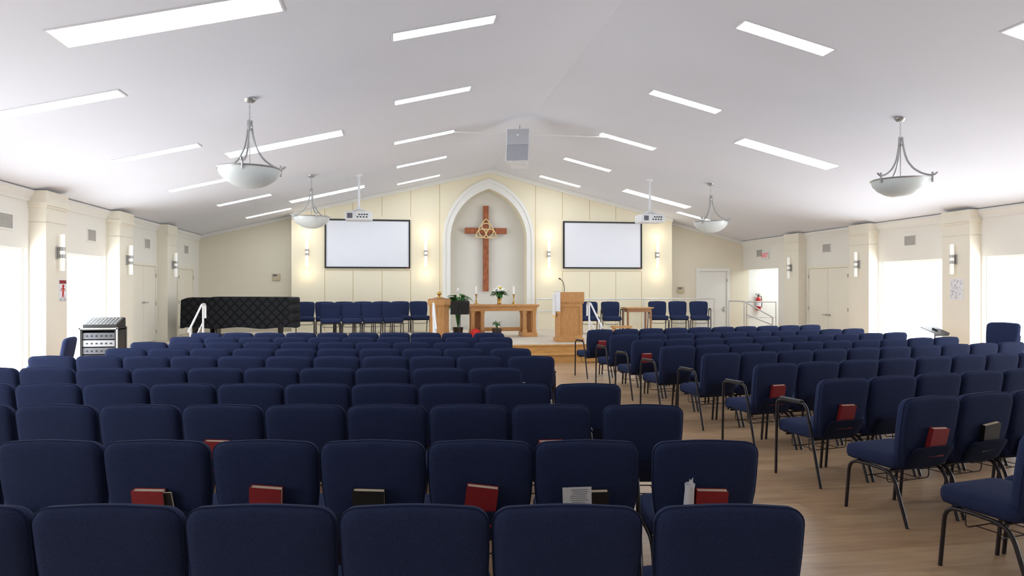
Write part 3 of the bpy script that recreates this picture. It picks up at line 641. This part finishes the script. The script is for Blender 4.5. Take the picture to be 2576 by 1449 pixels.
t2=E('pulpit_cloth','white hanging cloth draped over the left side of the pulpit','cloth',t.location,-TH*.5); bm=NB(); bx(bm,-.352,-.338,-.2,.2,.62,1.12); bx(bm,-.352,-.24,-.30,-.29,.72,1.185); bx(bm,-.352,-.24,-.30,.1,1.175,1.185); obj('drape',bm,M['paper'],t2); bm=NB()
for k in range(10): tube(bm,[(-.345,-.19+k*.042,.62),(-.345,-.19+k*.042,.57)],.006,4)
for k in range(4): tube(bm,[(-.34+k*.03,-.295,.72),(-.34+k*.03,-.295,.67)],.006,4)
obj('fringe',bm,M['brass'],t2)
t3=E('gooseneck_microphone','black gooseneck microphone rising from the pulpit','microphone',(t.location.x,t.location.y+.05,STG+1.06),-TH); bm=NB(); tube(bm,arc([(-.1,0,0),(-.08,0,.2),(-.12,-.02,.36),(-.19,-.05,.42)],5,.1),.009,6); obj('neck',bm,M['black'],t3,True); obj('capsule',tube(NB(),[(-.18,-.045,.415),(-.22,-.07,.43)],.016,8),M['black'],t3,True); obj('base',lathe(NB(),[(0,0),(.03,0),(.025,.015),(0,.02)],12),M['black'],t3,True,(-.1,0,0))
t=E('side_table','small oak side table between the platform chairs','table',P(1602,19.8)); obj('tabletop',bx(NB(),-.4,.4,-.28,.28,.70,.73,.006),M['oakt'],t); obj('apron',bx(NB(),-.35,.35,-.23,.23,.60,.70),M['oakd'],t)
for x in (-.33,.33):
    for y in (-.21,.21): obj('leg',cb(NB(),x,y,.30,.05,.05,.60,.004),M['oakd'],t)
t=E('wooden_stool','low oak kneeling stool in front of the side table','stool',P(1563,18.6)); obj('seat',bx(NB(),-.25,.25,-.16,.16,.22,.27,.006),M['oakt'],t)
for x in (-.21,.18): obj('leg',bx(NB(),x,x+.03,-.13,.13,0,.22),M['oak'],t)
obj('stretcher',bx(NB(),-.18,.18,-.015,.015,.1,.17),M['oak'],t)
# platform chairs
RA=math.radians(17)
x0,d0=-5.72,19.55
for i in range(7):
    X,Y=c2w(x0+.525*math.cos(RA)*i,d0+.525*math.sin(RA)*i); CH['S',0,i]=chair(X,Y,PI+RA-TH,'blue choir chair facing the room, %s from the piano in the rear platform row'%NTH[i],'blue choir chairs beside the piano','',False,STG)
for i in range(4):
    X,Y=c2w(-4.72+.53*math.cos(RA)*i,18.35+.53*math.sin(RA)*i); chair(X,Y,PI+RA-TH,'blue choir chair facing the room, %s from the piano in the front platform row'%NTH[i],'blue choir chairs beside the piano','',False,STG)
for i,(px,d,l,ar) in enumerate([(1480,19.9,'blue chair behind the pulpit on the platform',''),(1535,19.9,'blue armchair left of the side table on the platform','lr'),(1653,20.5,'blue armchair right of the side table, first of three','r'),(1704,20.5,'middle blue chair of the three at the platform right end',''),(1757,20.4,'blue armchair at the far right end of the platform','l')]):
    q=P(px,d); chair(q[0],q[1],PI-.12-.04*i,l,'blue chairs on the right of the platform',ar,False,STG)
chair(-4.95,11.8,1.72,'single blue chair beside the equipment case by the left window','loose chairs near windows','',False)
q=at_d(2525,726,12.0); chair(q.x,q.y,1.9,'lower blue chair of the stack against the right window','loose chairs near windows','',False); chair(q.x,q.y,1.9,'upper blue chair of the stack against the right window','loose chairs near windows','',False,.17)
# piano
q=at_d(619,726,17.75); t=E('grand_piano','grand piano under a black quilted cover at left of the platform','piano',(q.x,q.y,STG),-TH)
L0,L1=-1.3,1.32
def outl(k): return [(L0*k,-.72*k),(L1*k,-.72*k),(L1*k,.1*k),(.9*k,.55*k),(.1*k,.62*k),(-.5*k,.74*k),(L0*k,.74*k)]
bm=NB(); o=outl(1); pts=[]
for i in range(len(o)):
    a=Vector(o[i]); b=Vector(o[(i+1)%len(o)]); m=max(2,int((b-a).length/.12))
    for j in range(m): pts.append(a.lerp(b,j/m))
def top(x): return 1.04-.05*max(0,(-x-1.15)/.15)
rings=[]
for f,kz in ((.975,1.0),(.99,.985),(1,.95),(1.005,.6),(1.012,0)):
    r=[]
    for i,p in enumerate(pts):
        wv=1+(.008*math.sin(i*1.3) if kz<.8 else 0); tz=top(p.x); bz=.30+.02*math.sin(i*.7)
        r.append(bm.verts.new((p.x*f*wv,p.y*f*wv,bz+(tz-bz)*kz)))
    rings.append(r)
for a,b in zip(rings,rings[1:]):
    for i in range(len(pts)): bm.faces.new((a[i],a[(i+1)%len(pts)],b[(i+1)%len(pts)],b[i]))
bm.faces.new(rings[0]); obj('quilted_cover',bm,M['quilt'],t,True)
obj('case',prism_z(NB(),outl(.92),.55,.88),M['pboard'],t)
for x,y in ((-1.05,-.5),(-1.05,.5),(.95,-.25)):
    bm=NB(); lathe(bm,[(0,.05),(.05,.05),(.06,.1),(.08,.5),(.08,.56),(0,.56)],12,(x,y,0)); lathe(bm,[(0,0),(.03,.0),(.03,.05),(0,.05)],10,(x,y,0)); obj('leg',bm,M['pboard'],t,True)
bm=NB(); bx(bm,-.72,-.68,-.12,.12,.08,.55); bx(bm,-.78,-.62,-.16,.16,.06,.12); obj('pedal_lyre',bm,M['pboard'],t)
# equipment case
EX,EY=-5.3,13.95
t=E('equipment_case','black wheeled equipment case beside the left window','equipment case',(EX,EY,0),.0)
W2=.31; D2=.22
bm=NB(); 
for x0,x1 in ((-W2,-W2+.04),(W2-.04,W2)): bx(bm,x0,x1,-D2,D2,.12,.90)
bx(bm,-W2,W2,-D2,D2,.88,.92); bx(bm,-W2,W2,-D2,D2,.10,.14); bx(bm,-W2+.04,W2-.04,D2-.02,D2,.14,.88); obj('case_body',bm,M['pad'],t)
for x in (-W2,W2):
    for y in (-D2,D2): obj('edge_trim',cb(NB(),x,y,.51,.025,.025,.84),M['steel'],t)
for z in (.11,.91): obj('edge_trim',cb(NB(),0,-D2-.005,z,W2*2+.02,.015,.025),M['steel'],t)
for k in range(5): 
    u=obj('rack_unit',bx(NB(),-W2+.04,W2-.04,-D2+.02,D2-.06,.18+k*.135,.295+k*.135,.004),M['unit'] if k!=3 else M['greyd'],t); bm=NB()
    for j in range(6): cb(bm,-.2+j*.08,-D2+.016,.237+k*.135,.025,.01,.025)
    obj('knobs',bm,M['black'],u)
for x in (-.24,.24):
    for y in (-.16,.16): obj('caster',tube(NB(),[(x-.015,y,.05),(x+.015,y,.05)],.05,12),M['black'],t,True)
t=E('audio_mixer','black audio mixer lying on top of the equipment case','audio mixer',(EX+.02,EY,.921),.0)
ch=obj('chassis',prism_x(NB(),[(-.22,0),(.22,0),(.22,.16),(.14,.18),(-.22,.06)],-.28,.28),M['pad'],t)
kn=obj('knob',lathe(NB(),[(0,0),(.008,0),(.007,.016),(0,.016)],8),M['plast'],t)
for i in range(9):
    for j in range(5):
        y=-.18+j*.062; o=kn if i==j==0 else bpy.data.objects.new('knob',kn.data)
        if o is not kn: COL.objects.link(o); o.parent=t
        o.location=(-.24+i*.06,y,.06+(y+.22)*.333-.002)
# ================= HANDRAILS
def rail_step(px,l):
    q=at_d(px,726,15.6); X=q.x; t=E('handrail',l,'handrail',(X,15.45,0),0,'step handrails')
    bm=NB(); tube(bm,[(0,-.62,0),(0,-.62,.86)],.02); obj('lower_post',bm,M['rail'],t,True); bm=NB(); tube(bm,[(0,.3,STG),(0,.3,STG+.9)],.02); obj('upper_post',bm,M['rail'],t,True)
    obj('top_rail',tube(NB(),arc([(0,-.78,.78),(0,-.62,.86),(0,.2,STG+.92),(0,.48,STG+.92),(0,.48,STG+.62)],4,.08),.021),M['rail'],t,True); obj('lower_rail',tube(NB(),[(0,-.62,.45),(0,.3,STG+.55)],.015),M['rail'],t,True)
    for y,z in ((-.62,0),(.3,STG)): obj('flange',lathe(NB(),[(0,0),(.05,0),(.05,.01),(0,.012)],14),M['rail'],t,True,(0,y,z))
rail_step(533,'white metal step handrail in front of the covered piano'); rail_step(1091,'white metal step handrail in front of the oak font'); rail_step(1502,'white metal step handrail right of the pulpit')
def fence(name,l,Y,pxs,z0,ztop,mid=True):
    xs=[on_y(p,750,Y).x for p in pxs]; t=E(name,l,'railing',(xs[0],Y,z0))
    obj('top_rail',tube(NB(),[(0,0,ztop-z0),(xs[-1]-xs[0],0,ztop-z0)],.022),M['rail'],t,True)
    if mid: obj('middle_rail',tube(NB(),[(0,0,(ztop-z0)*.6),(xs[-1]-xs[0],0,(ztop-z0)*.6)],.013),M['rail'],t,True)
    for x in xs: obj('post',tube(NB(),[(x-xs[0],0,0),(x-xs[0],0,ztop-z0)],.02),M['rail'],t,True)
fence('platform_railing','long silver railing behind the chairs at the platform right',21.1,(1350,1440,1530,1620,1710,1797),STG,1.31)
t=E('ramp_railing','silver sloping handrail going down beside the hallway opening','railing',(9.95,20.2,0))
obj('top_rail',tube(NB(),arc([(0,0,1.26),(.45,-.1,1.24),(1.1,-.6,.78),(1.1,-.6,.55),(.5,-.12,.85)],4,.06),.022),M['rail'],t,True)
for x,y,h in ((0,0,1.26),(.45,-.1,1.24),(1.1,-.6,.78)): obj('post',tube(NB(),[(x,y,0),(x,y,h)],.02),M['rail'],t,True)
fence('hall_railing','short level silver railing at the hallway opening',20.5,(1878,1952),0,1.22)
# ================= LIGHTING / WORLD
w=bpy.data.worlds.new('w'); S.world=w; w.use_nodes=True; w.node_tree.nodes['Background'].inputs['Color'].default_value=(.93,.97,1,1); w.node_tree.nodes['Background'].inputs['Strength'].default_value=3
l=bpy.data.lights.new('hall_light','AREA'); l.size=1.2; l.energy=34; l.color=(.88,.95,1); lo=bpy.data.objects.new('hall_light',l); COL.objects.link(lo); lo.location=(12.6,20.8,2.55)
S.view_settings.view_transform='Standard'; S.view_settings.exposure=.32
cam=bpy.data.cameras.new('cam'); co=bpy.data.objects.new('cam',cam); COL.objects.link(co); co.location=(0,0,HC); co.rotation_euler=(PI/2,0,-TH); cam.sensor_width=36; cam.lens=F/2576*36; cam.shift_y=1.5/2576; cam.clip_end=200; cam.clip_start=.05
S.camera=co
